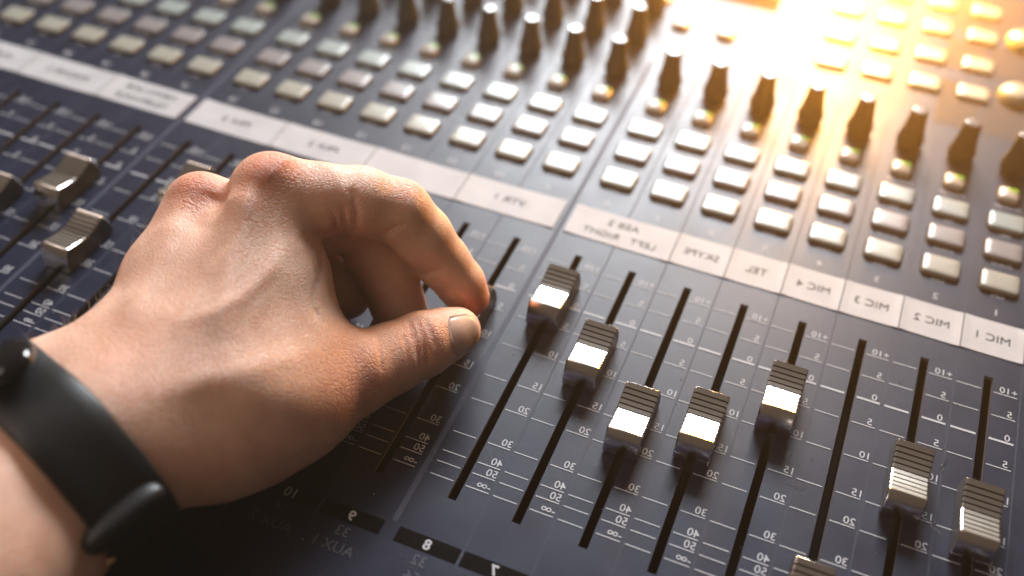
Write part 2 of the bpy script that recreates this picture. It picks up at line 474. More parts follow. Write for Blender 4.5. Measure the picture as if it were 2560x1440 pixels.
HAND = [
  (0,(-8.056,-10.284,1.678),1.250,(-8.127,-9.138,1.689),1.160,0.30),
  (0,(-8.127,-9.138,1.689),1.160,(-7.675,-7.497,1.753),0.980,0.30),
  (0,(-7.675,-7.497,1.753),0.980,(-7.402,-6.896,1.781),0.920,0.30),
  (0,(-8.641,-9.944,1.771),1.150,(-8.662,-8.836,1.799),1.020,0.30),
  (0,(-8.662,-8.836,1.799),1.020,(-8.448,-7.115,1.878),0.740,0.30),
  (0,(-8.448,-7.115,1.878),0.740,(-8.095,-6.527,1.936),0.640,0.30),
  (0,(-7.697,-10.229,1.464),1.100,(-7.638,-9.245,1.493),0.980,0.30),
  (0,(-7.638,-9.245,1.493),0.980,(-7.129,-7.612,1.529),0.660,0.30),
  (0,(-7.129,-7.612,1.529),0.660,(-6.827,-6.936,1.475),0.760,0.30),
  (0,(-8.095,-6.527,1.936),0.640,(-8.011,-6.003,1.960),0.600,0.35),
  (0,(-7.402,-6.896,1.781),0.920,(-7.255,-6.214,1.785),0.780,0.35),
  (0,(-7.255,-6.214,1.785),0.720,(-7.265,-4.797,2.226),0.600,0.32),
  (0,(-7.265,-4.797,2.226),0.600,(-7.294,-3.340,2.847),0.570,0.32),
  (0,(-7.967,-6.063,1.960),0.620,(-8.185,-4.891,2.184),0.540,0.32),
  (0,(-8.185,-4.891,2.184),0.540,(-8.353,-3.683,2.423),0.545,0.32),
  (0,(-8.052,-6.012,1.342),0.600,(-8.384,-4.713,1.511),0.520,0.35),
  (0,(-8.384,-4.713,1.511),0.520,(-8.634,-3.559,1.522),0.500,0.35),
  (0,(-7.746,-6.085,1.031),0.620,(-8.168,-4.830,0.915),0.550,0.35),
  (0,(-8.168,-4.830,0.915),0.550,(-8.623,-3.555,0.759),0.460,0.35),
  (0,(-7.219,-5.938,1.396),0.700,(-7.462,-4.759,1.426),0.600,0.40),
  (0,(-7.462,-4.759,1.426),0.600,(-7.816,-3.704,1.662),0.500,0.40),
  (0,(-6.827,-6.936,1.475),0.760,(-6.483,-6.498,1.262),0.820,0.30),
  (0,(-6.483,-6.498,1.262),0.820,(-6.161,-6.045,1.140),0.780,0.30),
  (0,(-6.161,-6.045,1.140),0.780,(-5.862,-5.552,1.061),0.700,0.30),
  (0,(-5.862,-5.552,1.061),0.700,(-5.391,-4.620,1.039),0.600,0.30),
  (0,(-7.565,-6.026,1.853),0.600,(-7.755,-4.782,2.174),0.500,0.40),
  (0,(-7.755,-4.782,2.174),0.500,(-7.814,-3.868,2.347),0.420,0.40),
  (0,(-5.391,-4.620,1.039),0.600,(-5.081,-4.124,0.959),0.520,0.12),
  (0,(-5.081,-4.124,0.959),0.520,(-4.780,-3.656,0.926),0.500,0.12),
  (0,(-4.780,-3.656,0.926),0.490,(-4.596,-3.339,0.869),0.420,0.10),
  (0,(-4.596,-3.339,0.869),0.420,(-4.447,-3.108,0.816),0.370,0.10),
  (0,(-7.000,-6.258,1.657),0.720,(-6.441,-5.926,1.414),0.720,0.50),
  (0,(-6.441,-5.926,1.414),0.720,(-5.974,-5.273,1.198),0.620,0.50),
  (0,(-7.065,-3.678,2.423),0.520,(-6.680,-4.068,2.023),0.520,0.30),
  (0,(-6.680,-4.068,2.023),0.520,(-6.426,-4.448,1.650),0.490,0.30),
  (0,(-6.426,-4.448,1.650),0.490,(-5.934,-4.640,1.278),0.500,0.30),
  (0,(-7.269,-4.835,2.096),0.560,(-6.889,-4.973,1.895),0.580,0.50),
  (0,(-6.889,-4.973,1.895),0.580,(-6.333,-5.129,1.535),0.600,0.50),
  (0,(-6.333,-5.129,1.535),0.600,(-5.956,-5.406,1.225),0.620,0.50),
  (0,(-7.113,-3.958,2.327),0.540,(-6.749,-4.443,1.933),0.560,0.50),
  (0,(-6.749,-4.443,1.933),0.560,(-6.214,-4.792,1.490),0.560,0.50),
  (0,(-7.189,-5.856,2.013),0.660,(-6.778,-5.668,1.830),0.660,0.50),
  (0,(-6.778,-5.668,1.830),0.660,(-6.345,-5.646,1.491),0.680,0.50),
  (0,(-7.294,-3.340,2.847),0.570,(-6.657,-3.047,2.680),0.540,0.10),
  (0,(-6.657,-3.047,2.680),0.540,(-6.188,-2.705,2.545),0.515,0.10),
  (0,(-6.188,-2.705,2.545),0.515,(-5.696,-2.418,2.284),0.485,0.10),
  (0,(-5.696,-2.418,2.284),0.485,(-5.371,-2.342,1.823),0.465,0.10),
  (0,(-5.371,-2.342,1.823),0.465,(-5.056,-2.278,1.313),0.420,0.10),
  (0,(-5.056,-2.278,1.313),0.420,(-4.778,-2.265,0.951),0.385,0.10),
  (0,(-4.778,-2.265,0.951),0.385,(-4.637,-2.273,0.701),0.350,0.10),
  (0,(-8.353,-3.683,2.423),0.520,(-7.436,-3.085,1.946),0.500,0.10),
  (0,(-7.436,-3.085,1.946),0.500,(-6.420,-2.478,1.789),0.460,0.10),
  (0,(-6.420,-2.478,1.789),0.480,(-5.864,-2.649,1.027),0.480,0.06),
  (0,(-5.864,-2.649,1.027),0.480,(-5.578,-2.860,0.530),0.450,0.06),
  (0,(-8.634,-3.559,1.522),0.480,(-7.939,-3.086,1.149),0.460,0.10),
  (0,(-7.939,-3.086,1.149),0.460,(-7.184,-2.619,1.097),0.430,0.10),
  (0,(-7.184,-2.619,1.097),0.450,(-6.770,-2.751,0.738),0.440,0.06),
  (0,(-6.770,-2.751,0.738),0.440,(-6.548,-2.872,0.538),0.420,0.06),
  (0,(-8.623,-3.555,0.759),0.420,(-8.123,-3.352,0.490),0.400,0.10),
  (0,(-8.123,-3.352,0.490),0.400,(-7.533,-3.083,0.456),0.370,0.10),
  (0,(-7.533,-3.083,0.456),0.370,(-7.112,-3.241,0.376),0.330,0.06),
  (1,(-7.182,-3.435,3.268),0.200,(-7.095,-3.340,3.249),0.200,0.30),
  (1,(-8.272,-3.780,2.816),0.200,(-8.208,-3.732,2.811),0.200,0.30),
  (1,(-7.302,-3.600,3.173),0.100,(-7.232,-4.043,3.034),0.100,0.40),
  (1,(-7.232,-4.043,3.034),0.100,(-7.129,-4.493,2.851),0.095,0.40),
  (1,(-7.129,-4.493,2.851),0.095,(-6.999,-4.954,2.715),0.090,0.40),
  (1,(-6.999,-4.954,2.715),0.090,(-6.797,-5.571,2.522),0.080,0.40),
  (1,(-8.221,-4.145,2.738),0.090,(-8.109,-4.723,2.742),0.090,0.30),
  (1,(-8.109,-4.723,2.742),0.090,(-8.000,-5.292,2.635),0.085,0.30),
  (1,(-8.000,-5.292,2.635),0.085,(-7.853,-5.885,2.603),0.080,0.30),
  (1,(-7.853,-5.885,2.603),0.080,(-7.751,-6.367,2.534),0.070,0.30),
  (1,(-6.681,-4.232,2.642),0.080,(-6.616,-4.686,2.589),0.080,0.40),
  (1,(-6.616,-4.686,2.589),0.080,(-6.660,-5.135,2.545),0.080,0.40),
  (1,(-6.660,-5.135,2.545),0.080,(-6.814,-5.558,2.599),0.080,0.40),
  (1,(-6.814,-5.558,2.599),0.080,(-7.092,-5.920,2.593),0.070,0.40),
  (1,(-5.664,-5.836,1.775),0.120,(-6.013,-6.077,2.070),0.120,0.40),
  (1,(-6.013,-6.077,2.070),0.120,(-6.412,-6.299,2.225),0.120,0.40),
  (1,(-6.412,-6.299,2.225),0.120,(-6.818,-6.763,2.313),0.100,0.40),
  (2,(-7.813,-3.912,3.124),0.150,(-7.686,-4.148,3.145),0.110,0.20),
  (2,(-4.874,-3.615,1.446),0.028,(-4.677,-3.816,1.427),0.028,0.05),
  (2,(-4.677,-3.816,1.427),0.028,(-4.554,-3.987,1.303),0.028,0.05),
  (2,(-4.554,-3.987,1.303),0.028,(-4.460,-4.065,1.110),0.028,0.05),
  (2,(-4.957,-3.688,1.440),0.028,(-4.749,-3.934,1.429),0.028,0.05),
  (2,(-4.749,-3.934,1.429),0.028,(-4.610,-4.097,1.306),0.028,0.05),
  (2,(-4.610,-4.097,1.306),0.028,(-4.531,-4.213,1.103),0.028,0.05),
  (2,(-4.775,-3.573,1.447),0.028,(-4.564,-3.741,1.399),0.028,0.05),
  (2,(-4.564,-3.741,1.399),0.028,(-4.443,-3.869,1.271),0.028,0.05),
  (2,(-6.268,-3.192,3.089),0.022,(-6.125,-3.258,2.880),0.022,0.07),
  (2,(-6.125,-3.258,2.880),0.022,(-6.109,-3.315,2.533),0.022,0.07),
  (2,(-6.109,-3.315,2.533),0.022,(-6.444,-3.056,1.875),0.022,0.07),
  (2,(-6.093,-3.032,3.023),0.022,(-5.961,-3.166,2.784),0.022,0.07),
  (2,(-5.961,-3.166,2.784),0.022,(-5.993,-3.231,2.464),0.022,0.07),
  (2,(-5.993,-3.231,2.464),0.022,(-6.116,-3.232,2.311),0.022,0.07),
  (2,(-6.357,-3.207,3.147),0.022,(-6.208,-3.371,2.864),0.022,0.07),
  (2,(-6.208,-3.371,2.864),0.022,(-6.270,-3.351,2.340),0.022,0.07),
  (2,(-6.270,-3.351,2.340),0.022,(-6.537,-3.116,1.806),0.022,0.07),
  (2,(-6.293,-3.722,2.440),0.040,(-6.088,-4.069,2.349),0.040,0.08),
  (2,(-6.088,-4.069,2.349),0.040,(-5.950,-4.425,2.257),0.040,0.08),
  (2,(-5.950,-4.425,2.257),0.040,(-5.781,-4.630,2.121),0.040,0.08),
  (2,(-5.700,-2.986,2.242),0.026,(-5.524,-2.912,2.411),0.026,0.06),
  (2,(-5.524,-2.912,2.411),0.026,(-5.402,-2.819,2.444),0.026,0.06),
  (2,(-5.187,-2.742,1.375),0.026,(-5.000,-2.719,1.536),0.026,0.06),
  (2,(-5.000,-2.719,1.536),0.026,(-4.865,-2.636,1.569),0.026,0.06),
  (2,(-5.069,-5.757,1.131),0.030,(-5.136,-5.848,1.342),0.030,0.10),
  (2,(-5.136,-5.848,1.342),0.030,(-5.251,-5.990,1.497),0.030,0.10),
]
BLUSH = [
  ((-7.094,-3.435,3.510),0.75,1.00),
  ((-8.248,-3.795,3.069),0.65,1.00),
  ((-5.496,-2.330,2.747),0.50,0.50),
  ((-5.040,-5.052,1.450),0.90,0.75),
  ((-4.597,-3.929,1.311),0.55,0.70),
  ((-4.366,-2.489,0.756),0.50,0.90),
  ((-4.388,-3.545,1.270),0.50,0.45),
  ((-7.462,-6.665,2.763),0.80,0.30),
  ((-6.159,-3.351,2.639),0.60,0.50),
]
SMOOTH = [((-6.875,-4.759,2.976),0.90),((-6.656,-5.337,2.841),1.00),((-7.369,-5.305,2.824),0.90),((-7.950,-5.104,2.868),0.70),((-6.763,-6.146,2.685),1.20),((-6.101,-5.761,2.416),1.10),((-6.178,-5.031,2.427),0.80),((-6.129,-6.514,2.274),1.30),((-6.630,-6.920,2.503),1.30),((-7.469,-6.423,2.734),1.00),((-5.612,-6.316,1.878),1.10),((-6.140,-7.141,1.951),1.20),((-7.040,-7.253,2.692),1.10),((-5.417,-5.615,1.914),0.80),((-6.602,-3.436,3.125),0.55),((-6.708,-3.671,3.014),0.55)]
SMOOTH_N = 200
TENDONS = [
  (0.030,0.149,[(-7.217,-3.770,3.398),(-7.135,-4.164,3.265),(-7.010,-4.596,3.081),(-6.859,-5.040,2.935),(-6.669,-5.579,2.842),(-6.630,-5.993,2.661)]),
  (0.028,0.135,[(-8.155,-4.204,2.935),(-8.021,-4.790,2.945),(-7.906,-5.378,2.828),(-7.769,-5.939,2.806),(-7.687,-6.376,2.742)]),
  (0.022,0.101,[(-6.590,-4.175,2.874),(-6.465,-4.558,2.802),(-6.507,-4.900,2.793),(-6.568,-5.294,2.798),(-6.745,-5.663,2.855),(-7.038,-5.959,2.833)]),
  (0.017,0.081,[(-7.019,-4.601,3.083),(-7.135,-5.149,2.926),(-7.102,-5.686,2.841),(-7.009,-6.298,2.734)]),
  (0.025,0.176,[(-5.587,-5.183,2.029),(-5.839,-5.642,2.246),(-6.097,-6.142,2.434),(-6.442,-6.501,2.512),(-6.718,-6.940,2.563)]),
  (-0.039,0.176,[(-7.819,-3.755,2.958),(-7.786,-3.854,2.934),(-7.681,-4.042,2.971)]),
  (-0.022,0.030,[(-5.090,-3.716,1.403),(-4.827,-4.078,1.453),(-4.665,-4.326,1.260)]),
  (-0.020,0.030,[(-5.245,-4.164,1.531),(-5.013,-4.486,1.540),(-4.880,-4.704,1.399)]),
  (-0.030,0.050,[(-6.261,-4.002,2.535),(-6.086,-4.222,2.326),(-5.933,-4.584,2.250),(-5.781,-4.715,2.117)]),
]
NAILP = [(-4.384,-3.325,1.261),(-4.143,-3.072,1.025),(-4.176,-3.448,0.972),(-4.210,-3.368,1.093),(-4.517,-3.221,0.836)]
WR_C = (-7.865,-7.678,1.756)
WR_A = (0.3077,0.9507,0.0388)
POD_DEG, LOOP_DEG, LOOP_SGN = 18, 143, 1

# ------------------------------------------------------------------ the hand: one continuous surface
def sd_cone(p, a, ra, b, rb):
    a = np.array(a, np.float32); b = np.array(b, np.float32)
    ba = b - a; l2 = float(ba @ ba); rr = ra - rb; a2 = l2 - rr * rr; il2 = 1.0 / l2
    pa = p - a; y = pa @ ba; z = y - l2
    x2 = np.maximum((pa * pa).sum(-1) * l2 - y * y, 0) * l2
    y2 = y * y * l2; z2 = z * z * l2
    k = (1.0 if rr > 0 else -1.0) * rr * rr * x2
    out = (np.sqrt(x2 * max(a2, 0) * il2) + y * rr) * il2 - ra
    out = np.where(np.sign(y) * a2 * y2 < k, np.sqrt(x2 + y2) * il2 - ra, out)
    return np.where(np.sign(z) * a2 * z2 > k, np.sqrt(x2 + z2) * il2 - rb, out)

def apply_prim(d, e, op, k):
    if op == 2: return smax(d, -e, k)                  # carve
    h = np.maximum(k - np.abs(d - e), 0) / k           # smooth union
    return np.minimum(d, e) - h * h * k * 0.25

def smax(a, b, k):
    h = np.maximum(k - np.abs(a - b), 0) / k
    return np.maximum(a, b) + h * h * k * 0.25

def hand_sdf(p):
    p = np.asarray(p, np.float32); d = np.full(p.shape[:-1], 50.0, np.float32)
    for op, a, ra, b, rb, k in HAND:
        d = apply_prim(d, sd_cone(p, a, ra, b, rb), op, k)
    return d

def hand_normal(p, e=0.03):
    n = np.stack([hand_sdf(p + np.eye(3)[i] * e) - hand_sdf(p - np.eye(3)[i] * e) for i in range(3)], -1)
    return n / (np.linalg.norm(n, axis=-1, keepdims=True) + 1e-9)

def hand_mesh(h=0.034):
    pts = np.array([q for pr in HAND if pr[0] == 0 for q in (pr[1], pr[3])]); rad = max(pr[2] for pr in HAND)
    lo = pts.min(0) - 1.4; hi = pts.max(0) + 0.9; lo[2] = max(lo[2], -0.3)
    n = np.ceil((hi - lo) / h).astype(int) + 1
    ax = [(lo[i] + h * np.arange(n[i])).astype(np.float32) for i in range(3)]
    D = np.full(n, 1.0, np.float32)
    for op, a, ra, b, rb, k in HAND:
        m = max(ra, rb) + k + 0.15
        s = []
        for i in range(3):
            i0 = max(0, int((min(a[i], b[i]) - m - lo[i]) / h)); i1 = min(n[i], int((max(a[i], b[i]) + m - lo[i]) / h) + 2)
            s.append(slice(i0, i1))
        g = np.stack(np.meshgrid(ax[0][s[0]], ax[1][s[1]], ax[2][s[2]], indexing='ij'), -1)
        D[tuple(s)] = apply_prim(D[tuple(s)], sd_cone(g, a, ra, b, rb), op, k)
    # surface nets
    ins = D < 0
    c = np.zeros((n[0] - 1, n[1] - 1, n[2] - 1), np.int8)
    for dx in (0, 1):
        for dy in (0, 1):
            for dz in (0, 1):
                c += ins[dx:n[0] - 1 + dx, dy:n[1] - 1 + dy, dz:n[2] - 1 + dz]
    I, J, K = np.nonzero((c > 0) & (c < 8))
    idx = np.full(c.shape, -1, np.int32); idx[I, J, K] = np.arange(len(I))
    acc = np.zeros((len(I), 3)); cnt = np.zeros(len(I))
    corners = [(0, 0, 0), (1, 0, 0), (0, 1, 0), (1, 1, 0), (0, 0, 1), (1, 0, 1), (0, 1, 1), (1, 1, 1)]
    for p in range(8):
        for ax_ in range(3):
            q = list(corners[p])
            if q[ax_]: continue
            q[ax_] = 1; a = corners[p]
            da = D[I + a[0], J + a[1], K + a[2]]; db = D[I + q[0], J + q[1], K + q[2]]
            cr = (da < 0) != (db < 0)
            t = np.where(cr, da / np.where(cr, da - db, 1), 0)
            pos = np.tile(np.array(a, float), (len(I), 1)); pos[:, ax_] += t
            acc += pos * cr[:, None]; cnt += cr
    vert = np.stack([I, J, K], -1) + acc / cnt[:, None]
    faces = []
    for ax_ in range(3):
        s0 = [slice(1, -1)] * 3; s0[ax_] = slice(0, -1)
        s1 = [slice(1, -1)] * 3; s1[ax_] = slice(1, None)
        a = ins[tuple(s0)]; b = ins[tuple(s1)]
        e = np.nonzero(a != b)
        base = [e[0] + 1, e[1] + 1, e[2] + 1]; base[ax_] = e[ax_]
        flip = a[e]
        u, v = [(1, 2), (2, 0), (0, 1)][ax_]
        def cell(du, dv):
            q = [x.copy() for x in base]; q[u] = q[u] - du; q[v] = q[v] - dv
            return idx[q[0], q[1], q[2]]
        f = np.stack([cell(1, 1), cell(0, 1), cell(0, 0), cell(1, 0)], -1)
        f[~flip] = f[~flip][:, ::-1]
        faces.append(f)
    f = np.concatenate(faces); f = f[(f >= 0).all(1)]
    vert = vert * h + lo
    # one light relaxation to take the grid out of the surface
    for w in (0.5, 0.5):
        s = np.zeros_like(vert); k = np.zeros(len(vert))
        for i in range(4):
            a, b = f[:, i], f[:, (i + 1) % 4]
            np.add.at(s, a, vert[b]); np.add.at(k, a, 1)
            np.add.at(s, b, vert[a]); np.add.at(k, b, 1)
        vert = vert * (1 - w) + w * s / np.maximum(k, 1)[:, None]
    # let the back of the hand relax so that only the broad forms stay
    wgt = np.zeros(len(vert))
    for c, r in SMOOTH:
        wgt = np.maximum(wgt, np.clip(1.6 - 1.6 * np.linalg.norm(vert - np.array(c), axis=1) / r, 0, 1))
    act = np.nonzero(wgt > 0)[0]
    fm = f[(wgt[f] > 0).any(1)]
    e = np.concatenate([fm[:, [i, (i + 1) % 4]] for i in range(4)]); e = np.concatenate([e, e[:, ::-1]])
    e = np.unique(e, axis=0); e = e[wgt[e[:, 0]] > 0]
    n_ = np.maximum(np.bincount(e[:, 0], minlength=len(vert)), 1)
    for _ in range(SMOOTH_N):
        avg = np.stack([np.bincount(e[:, 0], vert[e[:, 1], i], len(vert)) / n_ for i in range(3)], -1)
        vert[act] += (avg[act] - vert[act]) * (0.6 * wgt[act])[:, None]
    # tendons, veins and small hollows raised on the relaxed surface
    nr = np.zeros_like(vert); fa = np.cross(vert[f[:, 2]] - vert[f[:, 0]], vert[f[:, 3]] - vert[f[:, 1]])
    for i in range(4):
        for k in range(3): nr[:, k] += np.bincount(f[:, i], fa[:, k], len(vert))
    nr /= np.linalg.norm(nr, axis=1, keepdims=True) + 1e-9
    disp = np.zeros(len(vert))
    for amp, wid, line in TENDONS:
        best = np.full(len(vert), 9.0); lin = [np.array(q) for q in line]; tot = len(lin) - 1; along = np.zeros(len(vert))
        for k in range(tot):
            a, b_ = lin[k], lin[k + 1]; ab = b_ - a
            t = np.clip(((vert - a) @ ab) / (ab @ ab), 0, 1)
            d = np.linalg.norm(vert - a - t[:, None] * ab, axis=1)
            m = d < best; best[m] = d[m]; along[m] = (k + t[m]) / tot
        fade = np.clip(np.minimum(along, 1 - along) * 5 + 0.15, 0, 1)
        disp += amp * fade * np.exp(-(best / wid) ** 2)
    vert = vert + nr * disp[:, None]
    return vert, f

skin = M['skin'] = mat('skin', (0.55, 0.33, 0.23), 0.46, 0, 0.4)
n, l, b = nodes(skin)
b.inputs["Subsurface Weight"].default_value = 0.5
b.inputs["Subsurface Radius"].default_value = (1.0, 0.32, 0.16)
b.inputs["Subsurface Scale"].default_value = 0.0035
tc = n.new("ShaderNodeTexCoord")
at = n.new("ShaderNodeAttribute"); at.attribute_name = "blush"
nz = n.new("ShaderNodeTexNoise"); nz.inputs["Scale"].default_value = 140; nz.inputs["Detail"].default_value = 5
l.new(tc.outputs["Object"], nz.inputs["Vector"])
ra = n.new("ShaderNodeValToRGB"); ra.color_ramp.elements[0].position = 0.32; ra.color_ramp.elements[1].position = 0.68
ra.color_ramp.elements[0].color = (0.71, 0.405, 0.28, 1); ra.color_ramp.elements[1].color = (0.83, 0.51, 0.37, 1)
l.new(nz.outputs["Fac"], ra.inputs["Fac"])
mx = n.new("ShaderNodeMix"); mx.data_type = 'RGBA'
l.new(at.outputs["Fac"], mx.inputs["Factor"]); l.new(ra.outputs["Color"], mx.inputs["A"]); mx.inputs["B"].default_value = (0.68, 0.26, 0.16, 1)
l.new(mx.outputs["Result"], b.inputs["Base Color"])
# skin relief: fine polygonal cells broken up by noise, plus soft wrinkles
wn = n.new("ShaderNodeTexNoise"); wn.inputs["Scale"].default_value = 300; wn.inputs["Detail"].default_value = 3
l.new(tc.outputs["Object"], wn.inputs["Vector"])
sc_ = n.new("ShaderNodeVectorMath"); sc_.operation = 'SCALE'; sc_.inputs["Scale"].default_value = 0.0016
l.new(wn.outputs["Color"], sc_.inputs[0])
ad = n.new("ShaderNodeVectorMath"); ad.operation = 'ADD'
l.new(tc.outputs["Object"], ad.inputs[0]); l.new(sc_.outputs["Vector"], ad.inputs[1])
mpv = n.new("ShaderNodeMapping"); mpv.inputs["Rotation"].default_value = (0.3, 0.2, 0.7); mpv.inputs["Scale"].default_value = (0.6, 1.5, 1.0)
l.new(ad.outputs["Vector"], mpv.inputs["Vector"])
vo = n.new("ShaderNodeTexVoronoi"); vo.feature = 'DISTANCE_TO_EDGE'; vo.inputs["Scale"].default_value = 1250
l.new(mpv.outputs["Vector"], vo.inputs["Vector"])
vr = n.new("ShaderNodeMapRange"); vr.inputs["From Max"].default_value = 0.28; vr.interpolation_type = 'SMOOTHSTEP'
l.new(vo.outputs["Distance"], vr.inputs["Value"])
fn = n.new("ShaderNodeTexNoise"); fn.inputs["Scale"].default_value = 1500; fn.inputs["Detail"].default_value = 4
l.new(tc.outputs["Object"], fn.inputs["Vector"])
b1 = n.new("ShaderNodeBump"); b1.inputs["Strength"].default_value = 0.62; b1.inputs["Distance"].default_value = 0.00016
b2 = n.new("ShaderNodeBump"); b2.inputs["Strength"].default_value = 0.35; b2.inputs["Distance"].default_value = 0.00014
l.new(fn.outputs["Fac"], b2.inputs["Height"]); l.new(vr.outputs["Result"], b1.inputs["Height"])
# deeper crossing wrinkles where the skin folds over the knuckles
mw2 = n.new("ShaderNodeMapping"); mw2.inputs["Rotation"].default_value = (0.2, 0.5, -0.5); mw2.inputs["Scale"].default_value = (0.55, 1.7, 1.1)
l.new(ad.outputs["Vector"], mw2.inputs["Vector"])
v2 = n.new("ShaderNodeTexVoronoi"); v2.feature = 'DISTANCE_TO_EDGE'; v2.inputs["Scale"].default_value = 430
l.new(mw2.outputs["Vector"], v2.inputs["Vector"])
vr2 = n.new("ShaderNodeMapRange"); vr2.inputs["From Max"].default_value = 0.12; vr2.interpolation_type = 'SMOOTHSTEP'
l.new(v2.outputs["Distance"], vr2.inputs["Value"])
b3 = n.new("ShaderNodeBump"); b3.inputs["Distance"].default_value = 0.00022
l.new(vr2.outputs["Result"], b3.inputs["Height"]); l.new(at.outputs["Fac"], b3.inputs["Strength"]); l.new(b2.outputs["Normal"], b3.inputs["Normal"])
l.new(b3.outputs["Normal"], b1.inputs["Normal"]); l.new(b1.outputs["Normal"], b.inputs["Normal"])

hv, hf = hand_mesh()
me = bpy.data.meshes.new("hand")
me.vertices.add(len(hv)); me.vertices.foreach_set('co', (hv * P).astype(np.float32).ravel())
me.loops.add(len(hf) * 4); me.loops.foreach_set('vertex_index', hf.astype(np.int32).ravel())
me.polygons.add(len(hf)); me.polygons.foreach_set('loop_start', np.arange(len(hf), dtype=np.int32) * 4)
me.polygons.foreach_set('use_smooth', np.ones(len(hf), bool))
me.update(calc_edges=True); me.validate()
me.materials.append(skin)
bl = np.zeros(len(hv))
for c, r, w in BLUSH:
    bl = np.maximum(bl, w * np.exp(-((hv - np.array(c)) ** 2).sum(-1) / (r * r) * 1.6))
at_ = me.attributes.new("blush", 'FLOAT', 'POINT'); at_.data.foreach_set('value', (bl * 0.95).astype(np.float32))
hand = obj("hand", me)
hand['label'] = "bare hand and wrist pinching a fader cap between index finger and thumb"
hand['category'] = "hand"

# thumb nail laid over the skin
def nrm(v): return v / np.linalg.norm(v)
def drop(p, d, n_it=40):
    p = np.array(p, float)
    for _ in range(n_it):
        p = p + np.asarray(d) * (hand_sdf(p)[..., None] * 0.9)
    return p
tax = nrm(np.array((0.512, 0.842, -0.169)))
ctr = np.array(NAILP[3])
nn = hand_normal(ctr[None])[0]; nn = nrm(nn - tax * (nn @ tax)); bb = np.cross(nn, tax)
NU, NV = 16, 14
rows = []
for i in range(NU):
    s = i / (NU - 1); u = -0.27 + 0.60 * s
    w = 0.30 * (1 - max(0, (0.22 - s) / 0.22) ** 2 * 0.45) * (1 - max(0, (s - 0.72) / 0.28) ** 2.2 * 0.62)
    rows.append([(u + 0.05 * (1 - s) * ((2 * j / (NV - 1) - 1) ** 2), w * (2 * j / (NV - 1) - 1)) for j in range(NV)])
uv = np.array(rows)
# points travel inwards along the radial direction of the thumb so the plate wraps round it
axis_pt = np.array(NAILP[4])
base = []
for i in range(NU):
    for j in range(NV):
        u, v = uv[i, j]; ang = v / 0.37
        d = nn * math.cos(ang) + bb * math.sin(ang)
        o_ = axis_pt + tax * min(u, 0.10) 
        base.append((o_ + d * 0.75 + tax * max(0, u - 0.10), d))
pp = drop(np.array([q[0] for q in base]), -np.array([q[1] for q in base]))
nor = np.array([q[1] for q in base])
s_ = np.repeat(np.linspace(0, 1, NU), NV)
v_ = np.tile(np.linspace(-1, 1, NV), NU)
top = pp + nor * (0.003 + 0.022 * np.sqrt(np.clip(np.minimum(s_ * 4, 1) * (1 - v_ ** 4), 0, 1)))[:, None]
bot = pp - nor * 0.02
V = [tuple(q) for q in top] + [tuple(q) for q in bot]; F = []
K = NU * NV
for i in range(NU - 1):
    for j in range(NV - 1):
        a = i * NV + j
        F.append((a, a + 1, a + NV + 1, a + NV))
for i in range(NU - 1):
    for j in (0, NV - 1):
        a = i * NV + j; F.append((a, a + NV, a + NV + K, a + K))
for j in range(NV - 1):
    for i in (0, NU - 1):
        a = i * NV + j; F.append((a, a + 1, a + 1 + K, a + K))
M['nail'] = mat('nail', (0.50, 0.31, 0.24), 0.28, 0, 0.5)
add_noise_color(M['nail'], (0.56, 0.35, 0.27), (0.64, 0.42, 0.33), 260.0)
obj("thumb_nail", mesh_data("thumb_nail", V, F, M['nail'], smooth=True), hand)

# fine hairs on the wrist side and the back of the hand
hn = None
tri_n = np.zeros_like(hv)
fa = np.cross(hv[hf[:, 2]] - hv[hf[:, 0]], hv[hf[:, 3]] - hv[hf[:, 1]])
for i in range(4): np.add.at(tri_n, hf[:, i], fa)
tri_n /= (np.linalg.norm(tri_n, axis=1, keepdims=True) + 1e-9)
HC = [((-8.75, -5.0, 2.6), 0.5, 16), ((-8.75, -6.0, 2.2), 0.5, 34), ((-8.4, -6.6, 2.5), 0.45, 20)]
V, F = [], []
for c, r, cnt in HC:
    dist = ((hv - np.array(c)) ** 2).sum(-1)
    cand = np.nonzero((dist < r * r * 1.3) & (tri_n[:, 2] > -0.2))[0]
    if len(cand) == 0: continue
    for vi in rng.choice(cand, cnt):
        p0 = hv[vi]; nv = tri_n[vi]
        d = nrm(nv * 0.55 + np.array((-0.35, 0.55, 0.0)) + rng.normal(0, 0.3, 3)); L = rng.uniform(0.12, 0.34)
        bend = rng.normal(0, 0.25, 3) - nv * 0.3
        side = nrm(np.cross(d, (0.3, 0.2, 1)))
        k = len(V)
        for i in range(5):
            t = i / 4; q = p0 - nv * 0.01 + d * L * t + bend * L * t * t * 0.5; w = 0.0032 * (1 - 0.8 * t)
            up = np.cross(side, d)
            V += [tuple(q + side * w), tuple(q - side * w * 0.5 + up * w * 0.87), tuple(q - side * w * 0.5 - up * w * 0.87)]
        for i in range(4):
            for j in range(3):
                F.append((k + 3 * i + j, k + 3 * i + (j + 1) % 3, k + 3 * i + 3 + (j + 1) % 3, k + 3 * i + 3 + j))
M['hair'] = mat('arm_hair', (0.25, 0.16, 0.10), 0.4)
ho = obj("hair", mesh_data("hair", V, F, M['hair'], smooth=True), hand); ho['kind'] = "stuff"

